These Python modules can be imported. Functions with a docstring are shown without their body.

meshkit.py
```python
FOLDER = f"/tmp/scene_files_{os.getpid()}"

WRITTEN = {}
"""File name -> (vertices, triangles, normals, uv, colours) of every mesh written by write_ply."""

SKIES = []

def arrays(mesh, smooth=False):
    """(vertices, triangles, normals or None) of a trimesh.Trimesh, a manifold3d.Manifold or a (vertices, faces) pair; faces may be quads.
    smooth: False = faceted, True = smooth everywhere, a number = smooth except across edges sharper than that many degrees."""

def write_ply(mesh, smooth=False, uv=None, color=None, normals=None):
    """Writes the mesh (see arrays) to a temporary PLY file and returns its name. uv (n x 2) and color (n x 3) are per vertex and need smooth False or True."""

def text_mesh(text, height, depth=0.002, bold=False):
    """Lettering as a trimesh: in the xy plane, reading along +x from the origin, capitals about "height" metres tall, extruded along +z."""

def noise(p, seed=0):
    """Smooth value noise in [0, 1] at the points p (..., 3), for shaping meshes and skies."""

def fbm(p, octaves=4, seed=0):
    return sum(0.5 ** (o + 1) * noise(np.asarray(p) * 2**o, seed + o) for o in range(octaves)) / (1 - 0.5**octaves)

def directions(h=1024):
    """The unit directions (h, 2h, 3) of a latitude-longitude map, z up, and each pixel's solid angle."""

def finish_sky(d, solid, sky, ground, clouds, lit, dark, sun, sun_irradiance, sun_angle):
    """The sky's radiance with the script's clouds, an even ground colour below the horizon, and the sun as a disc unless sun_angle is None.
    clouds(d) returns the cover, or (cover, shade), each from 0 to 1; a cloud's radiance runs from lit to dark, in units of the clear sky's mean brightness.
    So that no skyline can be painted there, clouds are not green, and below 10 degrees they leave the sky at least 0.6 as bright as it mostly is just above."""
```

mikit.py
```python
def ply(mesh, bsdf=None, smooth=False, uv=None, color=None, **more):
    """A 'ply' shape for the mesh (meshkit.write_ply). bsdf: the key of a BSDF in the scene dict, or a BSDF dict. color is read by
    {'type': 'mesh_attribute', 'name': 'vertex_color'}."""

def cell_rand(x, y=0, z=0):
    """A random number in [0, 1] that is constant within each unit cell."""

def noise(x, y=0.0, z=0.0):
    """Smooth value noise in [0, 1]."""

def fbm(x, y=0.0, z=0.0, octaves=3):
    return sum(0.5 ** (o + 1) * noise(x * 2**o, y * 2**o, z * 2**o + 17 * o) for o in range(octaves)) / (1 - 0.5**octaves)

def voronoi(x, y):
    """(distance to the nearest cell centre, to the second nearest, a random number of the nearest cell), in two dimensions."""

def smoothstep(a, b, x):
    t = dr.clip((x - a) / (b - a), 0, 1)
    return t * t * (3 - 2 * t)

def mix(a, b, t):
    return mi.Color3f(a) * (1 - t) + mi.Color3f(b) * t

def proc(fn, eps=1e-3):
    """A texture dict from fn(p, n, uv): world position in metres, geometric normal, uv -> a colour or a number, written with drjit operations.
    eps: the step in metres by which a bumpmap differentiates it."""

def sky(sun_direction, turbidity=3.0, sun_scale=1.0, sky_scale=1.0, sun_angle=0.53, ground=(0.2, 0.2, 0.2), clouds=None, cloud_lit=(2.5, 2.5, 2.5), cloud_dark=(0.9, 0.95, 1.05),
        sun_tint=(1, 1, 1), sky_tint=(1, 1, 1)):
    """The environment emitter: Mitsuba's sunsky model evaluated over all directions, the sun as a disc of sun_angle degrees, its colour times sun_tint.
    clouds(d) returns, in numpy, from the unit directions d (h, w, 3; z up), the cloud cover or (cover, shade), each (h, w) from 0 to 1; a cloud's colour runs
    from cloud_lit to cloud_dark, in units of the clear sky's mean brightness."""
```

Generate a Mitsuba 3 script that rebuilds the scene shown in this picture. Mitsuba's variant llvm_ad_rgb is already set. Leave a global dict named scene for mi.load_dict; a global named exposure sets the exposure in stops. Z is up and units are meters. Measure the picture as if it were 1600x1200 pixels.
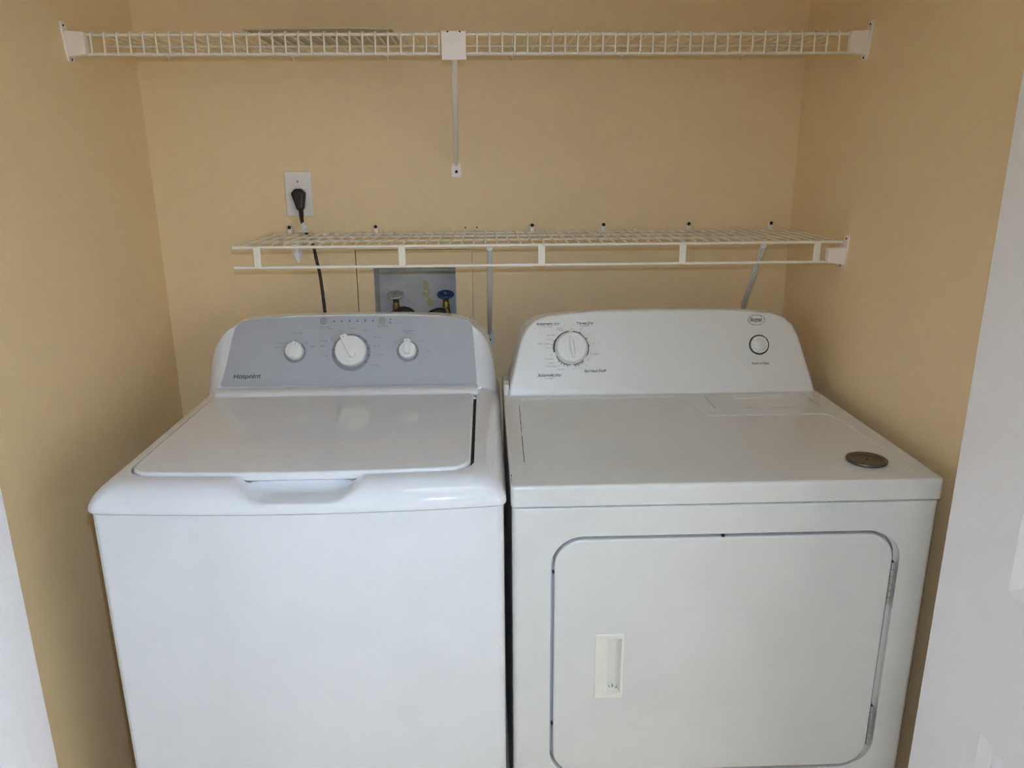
import math
import numpy as np
import trimesh
import mitsuba as mi
import manifold3d as m3
import drjit as dr
from shapely.geometry import Polygon, Point, box as sbox, LineString
from shapely.ops import unary_union
import mikit
import meshkit

T = mi.ScalarTransform4f
scene, labels = {'type': 'scene'}, {}

# ------------------------------------------------------------------ camera, light, exposure
exposure = -0.07
CAM = np.array([0.0, -2.0899, 1.4386])
YAW, PITCH, ROLL, FPX = 0.0316, -0.2803, -0.0067, 1201.15
FWD = np.array([math.sin(YAW) * math.cos(PITCH), math.cos(YAW) * math.cos(PITCH), math.sin(PITCH)])
_r0 = np.array([math.cos(YAW), -math.sin(YAW), 0.0])
_u0 = np.cross(_r0, FWD)
UP = -math.sin(ROLL) * _r0 + math.cos(ROLL) * _u0
scene['camera'] = {'type': 'perspective', 'fov': math.degrees(2 * math.atan(800 / FPX)), 'fov_axis': 'x', 'near_clip': 0.05, 'far_clip': 50.0,
                   'to_world': T().look_at(origin=CAM.tolist(), target=(CAM + FWD).tolist(), up=UP.tolist())}
# the flash of the camera: a hand's breadth above the lens
FL = CAM + UP * 0.075 + FWD * 0.02
FLASH = 3.8
scene['camera_flash'] = {'type': 'spot', 'intensity': {'type': 'rgb', 'value': [FLASH * 0.56, FLASH * 0.78, FLASH * 1.1]}, 'cutoff_angle': 57.5, 'beam_width': 7.0,
                         'to_world': T().look_at(origin=FL.tolist(), target=[-0.24, -0.92, 0.64], up=UP.tolist())}
# overcast daylight through the hall's right-hand window
SKYL = 10.0
scene['sky'] = mikit.sky([0.5, -0.45, 0.74], turbidity=4.0, sun_scale=0.0, sky_scale=SKYL, ground=(0.5, 0.5, 0.5), clouds=lambda d: d[..., 2] * 0 + 1.0, cloud_lit=(4.2, 4.35, 4.1), cloud_dark=(4.2, 4.35, 4.1))
# round ceiling lamp of the hall, in front of the closet
LAMP = (2.9, 3.1, 2.9)
SKY_WINDOW = dict(y0=-4.2, y1=-2.4, z0=0.3, z1=2.1)

# ------------------------------------------------------------------ materials
def rgb(v):
    return {'type': 'rgb', 'value': list(v)}


def S(*c):
    """sRGB 0..255 -> linear"""
    c = np.asarray(c, float) / 255
    return np.where(c <= 0.04045, c / 12.92, ((c + 0.055) / 1.055) ** 2.4).tolist()


def mat(key, color, rough=0.5, metal=0.0, spec=0.5, **kw):
    scene[key] = {'type': 'twosided', 'bsdf': {'type': 'principled', 'base_color': color if isinstance(color, dict) else rgb(color), 'roughness': rough, 'metallic': metal, 'specular': spec, **kw}}


WALL = S(223, 200, 161)


def wall_color(p, n, uv):
    a = mikit.fbm(p.x * 2.3 + p.y * 1.7, p.z * 2.3, p.y * 2.0, 3)
    b = mikit.fbm(p.x * 60 + p.y * 50, p.z * 60, p.y * 31, 2)
    k = 0.94 + 0.08 * a + 0.05 * b
    return mi.Color3f(WALL[0] * k, WALL[1] * k, WALL[2] * (k - 0.01))


def wall_bump(p, n, uv):
    return mikit.fbm(p.x * 95 + p.y * 80, p.z * 95, p.y * 60, 2)


scene['m_wall'] = {'type': 'twosided', 'bsdf': {'type': 'bumpmap', 'arbitrary': mikit.proc(wall_bump, eps=1.5e-3), 'scale': 0.0012,
                   'bsdf': {'type': 'principled', 'base_color': mikit.proc(wall_color), 'roughness': 0.5, 'specular': 0.35}}}


def door_bump(p, n, uv):
    return mikit.fbm(p.x * 20 + p.y * 260, p.z * 14, p.y * 30, 2)


scene['m_door'] = {'type': 'twosided', 'bsdf': {'type': 'bumpmap', 'arbitrary': mikit.proc(door_bump, eps=1e-3), 'scale': 0.0006,
                   'bsdf': {'type': 'principled', 'base_color': rgb(S(233, 234, 241)), 'roughness': 0.38, 'specular': 0.45}}}


def smudge(base, amt, sc):
    base = [float(c) for c in base]

    def f(p, n, uv):
        a = mikit.fbm(p.x * sc, p.y * sc * 0.8, p.z * sc, 3)
        k = 1.0 - amt * mikit.smoothstep(0.45, 0.8, a)
        return mi.Color3f(base[0] * k, base[1] * k, base[2] * (k - amt * 0.15 * mikit.smoothstep(0.45, 0.8, a)))
    return mikit.proc(f)


mat('m_washer', smudge(S(203, 205, 209), 0.03, 9.0), 0.07)
mat('m_dryer', smudge(S(195, 196, 196), 0.04, 8.0), 0.2)
mat('m_dryer_plastic', S(207, 207, 206), 0.35)
mat('m_panel', S(157, 161, 169), 0.32)
mat('m_ring', S(122, 125, 132), 0.4)
mat('m_print', S(84, 87, 95), 0.6, spec=0.2)
mat('m_print_faint', S(122, 124, 134), 0.6, spec=0.2)
mat('m_brand', S(70, 72, 80), 0.45)
mat('m_knob', S(210, 211, 210), 0.3)
mat('m_button', S(136, 140, 144), 0.35)
mat('m_led', S(52, 52, 58), 0.3)
mat('m_ink', S(72, 70, 66), 0.6, spec=0.2)
mat('m_ink_faint', S(128, 126, 120), 0.6, spec=0.2)
mat('m_dark', S(38, 38, 40), 0.6, spec=0.2)
mat('m_black', S(22, 20, 20), 0.45)
mat('m_hose', S(36, 34, 35), 0.5)
mat('m_vinyl', S(222, 216, 202), 0.32)
mat('m_bracket', S(230, 222, 216), 0.4)
mat('m_brace', S(205, 206, 204), 0.35)
mat('m_plate', S(222, 217, 214), 0.35)
mat('m_tag', S(214, 212, 212), 0.3)
mat('m_cream', S(204, 203, 196), 0.35)
mat('m_steel', S(176, 182, 184), 0.32, metal=0.9)
mat('m_screw', S(150, 146, 140), 0.4, metal=0.8)
mat('m_brass', S(176, 152, 96), 0.35, metal=0.9)
mat('m_green', S(60, 84, 58), 0.5)
mat('m_blue', S(38, 66, 116), 0.4)
mat('m_silver', S(196, 194, 186), 0.4, metal=0.4)
mat('m_sheet', S(184, 170, 142), 0.7, spec=0.2)
mat('m_disc', S(100, 95, 84), 0.38, metal=0.85)
mat('m_frame', [c * 0.97 for c in WALL], 0.5, spec=0.3)
mat('m_ceiling', S(226, 223, 215), 0.7)
mat('m_hall', S(226, 222, 216), 0.7)
mat('m_white_frame', S(232, 232, 230), 0.4)


def floor_color(p, n, uv):
    gx, gy = p.x / 0.4, p.y / 0.4
    r = mikit.cell_rand(gx, gy, 3)
    e = dr.minimum(dr.minimum(gx - dr.floor(gx), 1 - gx + dr.floor(gx)), dr.minimum(gy - dr.floor(gy), 1 - gy + dr.floor(gy)))
    a = mikit.fbm(p.x * 7, p.y * 7, r * 9, 3)
    return mikit.mix(S(150, 138, 122), mikit.mix(S(178, 160, 134), S(196, 182, 158), a), mikit.smoothstep(0.006, 0.012, e))


mat('m_floor', mikit.proc(floor_color), 0.4)
BOX_STAINS = [(-0.1743, 1.1041, .0085, .0125), (-0.1771, 1.0785, .0085, .0075), (-0.1651, 1.0582, .0085, .0135), (-.166, 1.088, .004, .005)]


def box_color(p, n, uv):
    w = mikit.fbm(p.x * 160, p.z * 160, 3.0, 2) - 0.5
    k = mi.Float(0)
    for (x, z, a, b) in BOX_STAINS:
        d = dr.sqrt(dr.square((p.x - x) / a) + dr.square((p.z - z) / b)) + w * 0.9
        k = dr.maximum(k, 1 - mikit.smoothstep(0.85, 1.1, d))
    g = mikit.fbm(p.x * 40, p.z * 40, p.y * 40, 3)
    c = mikit.mix(S(168, 166, 162), S(198, 196, 192), g)
    return mikit.mix(c, S(176, 168, 112), k * dr.select(p.y > 0.08, 1.0, 0.0))


mat('m_outlet_box', mikit.proc(box_color), 0.45)

# ------------------------------------------------------------------ mesh helpers
def _sph(n=10):
    s = trimesh.creation.icosphere(subdivisions=2 if n > 6 else 1)
    return np.asarray(s.vertices)


SPH = _sph()
SPH1 = _sph(4)


def man(mesh):
    if isinstance(mesh, m3.Manifold):
        return mesh
    mesh.merge_vertices()
    return m3.Manifold(m3.Mesh(np.asarray(mesh.vertices, np.float32), np.asarray(mesh.faces, np.uint32)))


def tri(mesh):
    if isinstance(mesh, m3.Manifold):
        m = mesh.to_mesh()
        return trimesh.Trimesh(np.array(m.vert_properties[:, :3], float), np.array(m.tri_verts, int), process=False)
    return mesh


def cat(*ms):
    return trimesh.util.concatenate([tri(m) for m in ms])


def hull(pts):
    return m3.Manifold.hull_points(np.asarray(pts, float))


def fat_hull(pts, r, sph=None):
    sph = SPH if sph is None else sph
    pts = np.asarray(pts, float)
    return hull((pts[:, None, :] + r * sph[None]).reshape(-1, 3))


def rbox(x0, x1, y0, y1, z0, z1, r=0.003, fine=True):
    r = min(r, (x1 - x0) / 2.01, (y1 - y0) / 2.01, (z1 - z0) / 2.01)
    c = [(x, y, z) for x in (x0 + r, x1 - r) for y in (y0 + r, y1 - r) for z in (z0 + r, z1 - r)]
    return fat_hull(c, r, SPH if fine else SPH1)


def cbox(x0, x1, y0, y1, z0, z1):
    return m3.Manifold.cube([x1 - x0, y1 - y0, z1 - z0]).translate([x0, y0, z0])


def extr(poly, h, M=None, base=0.0):
    """shapely polygon(s) in a local xy plane, extruded along local z"""
    gs = getattr(poly, 'geoms', [poly])
    m = trimesh.util.concatenate([trimesh.creation.extrude_polygon(g, h, engine='earcut') for g in gs if g.area > 0])
    m.apply_translation([0, 0, base])
    if M is not None:
        m.apply_transform(M)
    return m


def frame(o, ex, ev):
    ex, ev = np.asarray(ex, float), np.asarray(ev, float)
    ex, ev = ex / np.linalg.norm(ex), ev / np.linalg.norm(ev)
    M = np.eye(4)
    M[:3, 0], M[:3, 1], M[:3, 2], M[:3, 3] = ex, ev, np.cross(ex, ev), o
    return M


FRONT = frame((0, 0, 0), (1, 0, 0), (0, 0, 1))        # local xy = world xz, local z = towards the viewer (-y)
SIDE = frame((0, 0, 0), (0, 1, 0), (0, 0, 1))         # local xy = world yz, local z = +x


def moved(m, M):
    m = tri(m).copy()
    m.apply_transform(M)
    return m


def lathe(profile, seg=48):
    return trimesh.creation.revolve(np.asarray(profile, float), sections=seg)


def tube(pts, r, seg=12):
    """a swept round bar with closed ends; r a number or one per point"""
    P = np.asarray(pts, float)
    R = np.broadcast_to(np.asarray(r, float), (len(P),))
    t = np.gradient(P, axis=0)
    t /= np.linalg.norm(t, axis=1, keepdims=True)
    a = np.array([0, 0, 1.0]) if abs(t[0][2]) < 0.9 else np.array([1.0, 0, 0])
    u = np.cross(t[0], a)
    rings = []
    for k in range(len(P)):
        u = u - t[k] * (u @ t[k])
        u /= np.linalg.norm(u)
        w = np.cross(t[k], u)
        th = np.linspace(0, 2 * np.pi, seg, endpoint=False)
        rings.append(P[k] + R[k] * (np.cos(th)[:, None] * u + np.sin(th)[:, None] * w))
    V = np.vstack(rings + [P[:1], P[-1:]])
    F, n = [], len(P)
    for k in range(n - 1):
        for i in range(seg):
            j = (i + 1) % seg
            F += [[k * seg + i, k * seg + j, (k + 1) * seg + j], [k * seg + i, (k + 1) * seg + j, (k + 1) * seg + i]]
    c0, c1 = n * seg, n * seg + 1
    for i in range(seg):
        j = (i + 1) % seg
        F += [[c0, j, i], [c1, (n - 1) * seg + i, (n - 1) * seg + j]]
    return trimesh.Trimesh(V, F, process=False)


def spline(pts, n=40):
    """Catmull-Rom through the points"""
    P = np.asarray(pts, float)
    P = np.vstack([2 * P[0] - P[1], P, 2 * P[-1] - P[-2]])
    out = []
    m = len(P) - 3
    for s in np.linspace(0, m - 1e-9, n):
        i = int(s)
        t = s - i
        p0, p1, p2, p3 = P[i:i + 4]
        out.append(0.5 * (2 * p1 + (p2 - p0) * t + (2 * p0 - 5 * p1 + 4 * p2 - p3) * t * t + (3 * p1 - p0 - 3 * p2 + p3) * t ** 3))
    return np.array(out)


def rrect(x0, x1, y0, y1, r, q=8):
    return sbox(x0 + r, y0 + r, x1 - r, y1 - r).buffer(r, quad_segs=q)


def rring(x0, x1, y0, y1, rs, ns=24, nc=8):
    """ccw points of a rounded rectangle; rs radii at (x0,y0),(x1,y0),(x1,y1),(x0,y1)"""
    rs = [rs] * 4 if np.isscalar(rs) else rs
    cs = [(x0 + rs[0], y0 + rs[0], 180), (x1 - rs[1], y0 + rs[1], 270), (x1 - rs[2], y1 - rs[2], 0), (x0 + rs[3], y1 - rs[3], 90)]
    pts = []
    for k, (cx, cy, a0) in enumerate(cs):
        for a in np.radians(np.linspace(a0, a0 + 90, nc)):
            pts.append((cx + rs[k] * math.cos(a), cy + rs[k] * math.sin(a)))
        nx, ny, na = cs[(k + 1) % 4]
        s = np.array(pts[-1])
        e = np.array([nx + rs[(k + 1) % 4] * math.cos(math.radians(na)), ny + rs[(k + 1) % 4] * math.sin(math.radians(na))])
        for t in np.linspace(0, 1, ns + 1)[1:-1]:
            pts.append(tuple(s + (e - s) * t))
    return np.array(pts)


def loft(rings):
    """rings: list of (n,3) ccw from above, stacked upwards, closed"""
    n = len(rings[0])
    V = np.vstack(list(rings) + [rings[0].mean(0)[None], rings[-1].mean(0)[None]])
    F, i = [], np.arange(n)
    j = (i + 1) % n
    for k in range(len(rings) - 1):
        a, b = k * n, (k + 1) * n
        F += [np.stack([a + i, a + j, b + j], 1), np.stack([a + i, b + j, b + i], 1)]
    c0, c1 = len(rings) * n, len(rings) * n + 1
    F += [np.stack([i * 0 + c0, j, i], 1), np.stack([i * 0 + c1, (len(rings) - 1) * n + i, (len(rings) - 1) * n + j], 1)]
    return trimesh.Trimesh(V, np.vstack(F), process=False)


def slab(x0, x1, y0, y1, z0, z1, rs, edge, ns=24, bottom=0.0):
    """a rounded-rectangle slab with its upper edge rounded by `edge` (and the lower by bottom)"""
    rings = []
    rs = np.broadcast_to(np.asarray(rs, float), (4,))

    def ring(ins, z):
        q = rring(x0 + ins, x1 - ins, y0 + ins, y1 - ins, np.maximum(rs - ins, 0.0008), ns)
        return np.column_stack([q, np.full(len(q), z)])
    if bottom:
        for a in np.radians(np.linspace(90, 0, 5)):
            rings.append(ring(bottom * (1 - math.cos(a)), z0 + bottom * (1 - math.sin(a))))
    else:
        rings.append(ring(0, z0))
    for a in np.radians(np.linspace(0, 90, 9)):
        rings.append(ring(edge * (1 - math.cos(a)), z1 - edge + edge * math.sin(a)))
    return loft(rings)


# ------------------------------------------------------------------ naming helpers
def numbered(key):
    if key not in scene and key not in labels:
        return key
    k = 1
    while f'{key}_{k:03d}' in scene or f'{key}_{k:03d}' in labels:
        k += 1
    return f'{key}_{k:03d}'


def part(parent, name, mesh, m, smooth=35, label=None, kind=None, **kw):
    key = numbered(f'{parent}__{name}')
    scene[key] = mikit.ply(tri(mesh), m, smooth=smooth, **kw)
    if label or kind:
        labels[key] = {**({'label': label} if label else {}), **({'kind': kind} if kind else {})}
    return key


def share(parent, name, ply_dict, xyz):
    key = numbered(f'{parent}__{name}')
    scene[key] = {**ply_dict, 'to_world': T().translate(list(map(float, xyz)))}
    return key


def thing(name, label, cat_, group=None):
    key = numbered(name)
    labels[key] = {'label': label, 'category': cat_, **({'group': group} if group else {})}
    return key


def struct(name, mesh, m, smooth=False, label=None):
    scene[name] = mikit.ply(tri(mesh), m, smooth=smooth)
    labels[name] = {'kind': 'structure', **({'label': label} if label else {})}
    return name


# ------------------------------------------------------------------ the room
XL, XR, YO = -0.863, 0.822, -0.935          # closet side walls, plane of the opening
ZC = 2.44
BX0, BX1, BZ0, BZ1 = -0.3065, -0.0842, 0.955, 1.169   # hole of the washer outlet box
hole = sbox(-.3526, .90, -.0383, 1.2168)      # the patch panel round the outlet box sits in this opening
back = sbox(XL - 0.1, 0.0, XR + 0.1, ZC).difference(hole)
deep = sbox(XL - 0.1, 0.0, XR + 0.1, ZC).difference(sbox(BX0 - .001, BZ0 - .001, BX1 + .001, BZ1 + .001))
struct('wall_back', cat(extr(back, 0.016, frame((0, 0.016, 0), (1, 0, 0), (0, 0, 1))), extr(deep, 0.104, frame((0, 0.12, 0), (1, 0, 0), (0, 0, 1)))), 'm_wall')
struct('wall_left', cbox(XL - 0.1, XL, YO - 0.1, 0.0, 0, ZC), 'm_wall')
struct('wall_right', cbox(XR, XR + 0.1, YO - 0.1, 0.0, 0, ZC), 'm_wall')
HX0, HX1, HY = -1.9, 1.7, -4.4
struct('wall_front', cat(cbox(HX0, XL, YO - 0.1, YO, 0, ZC), cbox(XR, HX1, YO - 0.1, YO, 0, ZC), cbox(XL, XR, YO - 0.1, YO, 2.05, ZC)), 'm_hall')
struct('floor', cbox(HX0 - 0.1, HX1 + 0.1, HY - 0.1, 0.12, -0.1, 0.0), 'm_floor')
struct('ceiling', cbox(HX0 - 0.1, HX1 + 0.1, HY - 0.1, 0.12, ZC, ZC + 0.1), 'm_ceiling')
w = SKY_WINDOW
wr = sbox(HY, 0, YO, ZC).difference(sbox(w['y0'], w['z0'], w['y1'], w['z1']))
struct('wall_hall_right', extr(wr, 0.1, frame((HX1, 0, 0), (0, 1, 0), (0, 0, 1))), 'm_hall')
wl = sbox(HY, 0, YO, ZC).difference(sbox(-3.3, 0.9, -2.6, 2.1))
struct('wall_hall_left', extr(wl, 0.1, frame((HX0 - 0.1, 0, 0), (0, 1, 0), (0, 0, 1))), 'm_hall')
struct('wall_hall_rear', cbox(HX0 - 0.1, HX1 + 0.1, HY - 0.1, HY, 0, ZC), 'm_hall')
wf = []
for (a, b, c, d) in [(w['y0'], w['y0'] + .05, w['z0'], w['z1']), (w['y1'] - .05, w['y1'], w['z0'], w['z1']), (w['y0'], w['y1'], w['z0'], w['z0'] + .05), (w['y0'], w['y1'], w['z1'] - .05, w['z1']),
                     (w['y0'], w['y1'], (w['z0'] + w['z1']) / 2 - .02, (w['z0'] + w['z1']) / 2 + .02)]:
    wf.append(cbox(HX1 + .03, HX1 + .08, a, b, c, d))
struct('window_1', cat(*wf), 'm_white_frame')
struct('window_2', cat(*[cbox(HX0 - .08, HX0 - .03, a, b, c, d) for a, b, c, d in [(-3.3, -3.25, .9, 2.1), (-2.65, -2.6, .9, 2.1), (-3.3, -2.6, .9, .95), (-3.3, -2.6, 2.05, 2.1), (-3.3, -2.6, 1.48, 1.52)]]), 'm_white_frame')
lamp = thing('ceiling_lamp', 'round frosted ceiling lamp in the hall in front of the closet', 'lamp')
LX, LY = 0.0, -1.65
part(lamp, 'base', moved(lathe([(0, 0), (0.26, 0), (0.26, 0.03), (0, 0.03)]), frame((LX, LY, ZC - 0.0305), (1, 0, 0), (0, 1, 0))), 'm_white_frame')
key = part(lamp, 'shade', moved(lathe([(0, 0), (0.10, 0.006), (0.19, 0.03), (0.245, 0.07), (0, 0.07)]), frame((LX, LY, ZC - 0.1005), (1, 0, 0), (0, 1, 0))), 'm_white_frame')
scene[key]['emitter'] = {'type': 'area', 'radiance': rgb(LAMP)}


# bifold door leaves, folded open
def door_leaf(name, xface, sgn, y1, width):
    """sgn +1: the leaf lies on the +x side of xface (its visible face looks to -x)"""
    y0, th = y1 - width, 0.034
    xa, xb = (xface, xface + th) if sgn > 0 else (xface - th, xface)
    leaf = rbox(xa, xb, y0, y1, 0.02, 2.03, 0.0015)
    pans = []
    py0, py1 = y0 + 0.16, y1 - 0.16
    for (z0, z1) in [(0.16, 0.578), (0.824, 1.30), (1.42, 1.86)]:
        d = 0.012
        o = 0.018
        A = [(xface - sgn * 0.001, y, z) for y in (py0, py1) for z in (z0, z1)]
        B = [(xface + sgn * d, y, z) for y in (py0 + o, py1 - o) for z in (z0 + o, z1 - o)]
        leaf = leaf - hull(A + B)
        C = [(xface + sgn * (d + .001), y, z) for y in (py0 + o + .006, py1 - o - .006) for z in (z0 + o + .006, z1 - o - .006)]
        D = [(xface + sgn * 0.0015, y, z) for y in (py0 + o + .03, py1 - o - .03) for z in (z0 + o + .03, z1 - o - .03)]
        pans.append(hull(C + D))
    struct(name, leaf, 'm_door', 25)
    for p_ in pans:
        part(name, 'panel', p_, 'm_door', 25)


door_leaf('door_1', -0.769, -1, -0.947, 0.46)
door_leaf('door_2', 0.762, 1, -0.947, 0.46)

# two small screw holes left in the wall above the shelf
for hx in (-0.0559, -0.0252):
    part('wall_back', 'screw_hole', moved(lathe([(0, 0), (0.0022, 0), (0.0015, 0.0006), (0, 0.0006)], 12), frame((hx, 0.0, 1.273), (1, 0, 0), (0, 0, 1))), 'm_dark')

# ------------------------------------------------------------------ washer
WX0, WX1, WC = -0.661, 0.025, -0.318


def bow(mesh, y_from=-0.72, amt=0.018):
    m = tri(mesh).copy()
    v = np.array(m.vertices)
    t = np.clip((v[:, 0] - WC) / 0.343, -1, 1)
    k = np.clip((y_from - v[:, 1]) / 0.14, 0, 1)
    v[:, 1] += amt * t * t * k
    m.vertices = v
    return m


washer = thing('washing_machine', 'white top-loading washing machine with a grey control panel and three knobs, left of the dryer', 'washing machine')
part(washer, 'cabinet', bow(slab(WX0 + .003, WX1 - .003, -0.9325, -0.215, 0.0, 0.8893, [.014, .014, .01, .01], .0015)), 'm_washer')
rings = []
ZB, ZT = 0.8905, 0.937
for k, (ins, z) in enumerate([(0.003, ZB - 0.0005), (0.0005, ZB + 0.0015), (0, ZB + .004)] + [(0.047 * (1 - math.cos(a)) ** 0.92, ZB + .004 + (ZT - ZB - .004) * math.sin(a) ** 1.05) for a in np.radians(np.linspace(6, 90, 16))]):
    q = rring(WX0 - .002 + ins, WX1 + .002 - ins, -0.938 + ins, -0.205 + ins * 0.3, [.016 + ins * .5, .016 + ins * .5, .012, .012], 30)
    rings.append(np.column_stack([q, np.full(len(q), z)]))
cover = man(loft(rings))
pocket = man(slab(-0.6165, -0.0275, -0.8835, -0.4285, 0.9235, 0.99, [.038, .038, .014, .014], .001)) + cbox(-.0335, -.0275, -.838, -.447, .880, .95)
cover = cover - pocket


def sc_poly():
    t = np.linspace(0, 1, 17)
    e = 0.0380 * (0.5 - 0.5 * np.cos(np.pi * t))
    L = [(-.457 + .084 * k, .9480 - q) for k, q in zip(t, e)]
    return Polygon(L + [(-.636 - x, z) for x, z in reversed(L)] + [(-.179, .99), (-.457, .99)])


sp_ = sc_poly()
for ins, yb in [(.0140 * (1 - math.cos(a)), -.894 + .027 * math.sin(a)) for a in np.radians(np.linspace(0, 90, 13))]:
    cover = cover - man(extr(sp_.buffer(-ins), 1.0 + yb, frame((0, yb, 0), (1, 0, 0), (0, 0, 1))))
cover = tri(cover.refine_to_length(0.007))
# soften the rim of the scoop
vv = np.array(cover.vertices)
wgt = np.clip((0.175 - np.abs(vv[:, 0] - WC)) / .02, 0, 1) * np.clip((vv[:, 2] - .894) / .006, 0, 1) * np.maximum(np.clip((-.884 - vv[:, 1]) / .006, 0, 1), np.clip((.9225 - vv[:, 2]) / .003, 0, 1)) * (vv[:, 1] < -.8665)
E_ = cover.edges_unique
for _ in range(10):
    acc, cnt = np.zeros_like(vv), np.zeros(len(vv))
    np.add.at(acc, E_[:, 0], vv[E_[:, 1]]); np.add.at(acc, E_[:, 1], vv[E_[:, 0]])
    np.add.at(cnt, E_[:, 0], 1); np.add.at(cnt, E_[:, 1], 1)
    vv = vv + (wgt * .5)[:, None] * (acc / np.maximum(cnt, 1)[:, None] - vv)
cover.vertices = vv
part(washer, 'top_cover', bow(cover), 'm_washer', 40)
lid = slab(-0.613, -0.0335, -0.880, -0.4320, 0.9265, 0.9415, [.036, .036, .012, .012], .006, 30, bottom=.003)
part(washer, 'lid_gasket', cbox(-.0337, -.0273, -.836, -.449, .8895, .9320), 'm_dark', False, label='dark strip in the gap beside the lid')
key = part(washer, 'lid', bow(lid), 'm_washer', 40)
part(key, 'hinge_pin', moved(lathe([(0, 0), (.004, 0), (.004, .004), (.0015, .004), (.0015, .012), (0, .012)], 16), frame((-0.0335, -0.452, 0.935), (0, 1, 0), (0, 0, 1))), 'm_steel')

# console: a convex body, edges rounded
CR = 0.008
wp = [(0, 1.0990), (.12, 1.0980), (.2, 1.0940), (.24, 1.0890), (.27, 1.080), (.292, 1.066), (.308, 1.048), (.32, 1.026), (.329, .989), (.3365, .935), (.3385, .905)]
sil = Polygon([(WC + x, z) for x, z in wp] + [(WC - x, z) for x, z in reversed(wp[1:])] ).buffer(-CR)
A = man(extr(sil, 0.6, frame((0, 0, 0), (1, 0, 0), (0, 0, 1))))
plan = sbox(WC - .3375, -0.45, WC + .3375, -0.205)
# front corners rounded in plan
plan = Polygon(rring(WC - .3375, WC + .3375, -0.374, -0.205, [.052, .052, .01, .01], 4, 12)).buffer(-CR)
sidep = Polygon([(-.372, .900), (-.372, .945), (-.2950, 1.099), (-.2900, 1.106), (-.276, 1.1045), (-.215, 1.06), (-.205, .99), (-.205, .900)]).buffer(-CR)
B = man(extr(sidep, 2.0, frame((-1, 0, 0), (0, 1, 0), (0, 0, 1))))
C = man(extr(plan, 0.4, frame((0, 0, 0.9), (1, 0, 0), (0, 1, 0))))
core = (A ^ B ^ C)
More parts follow.
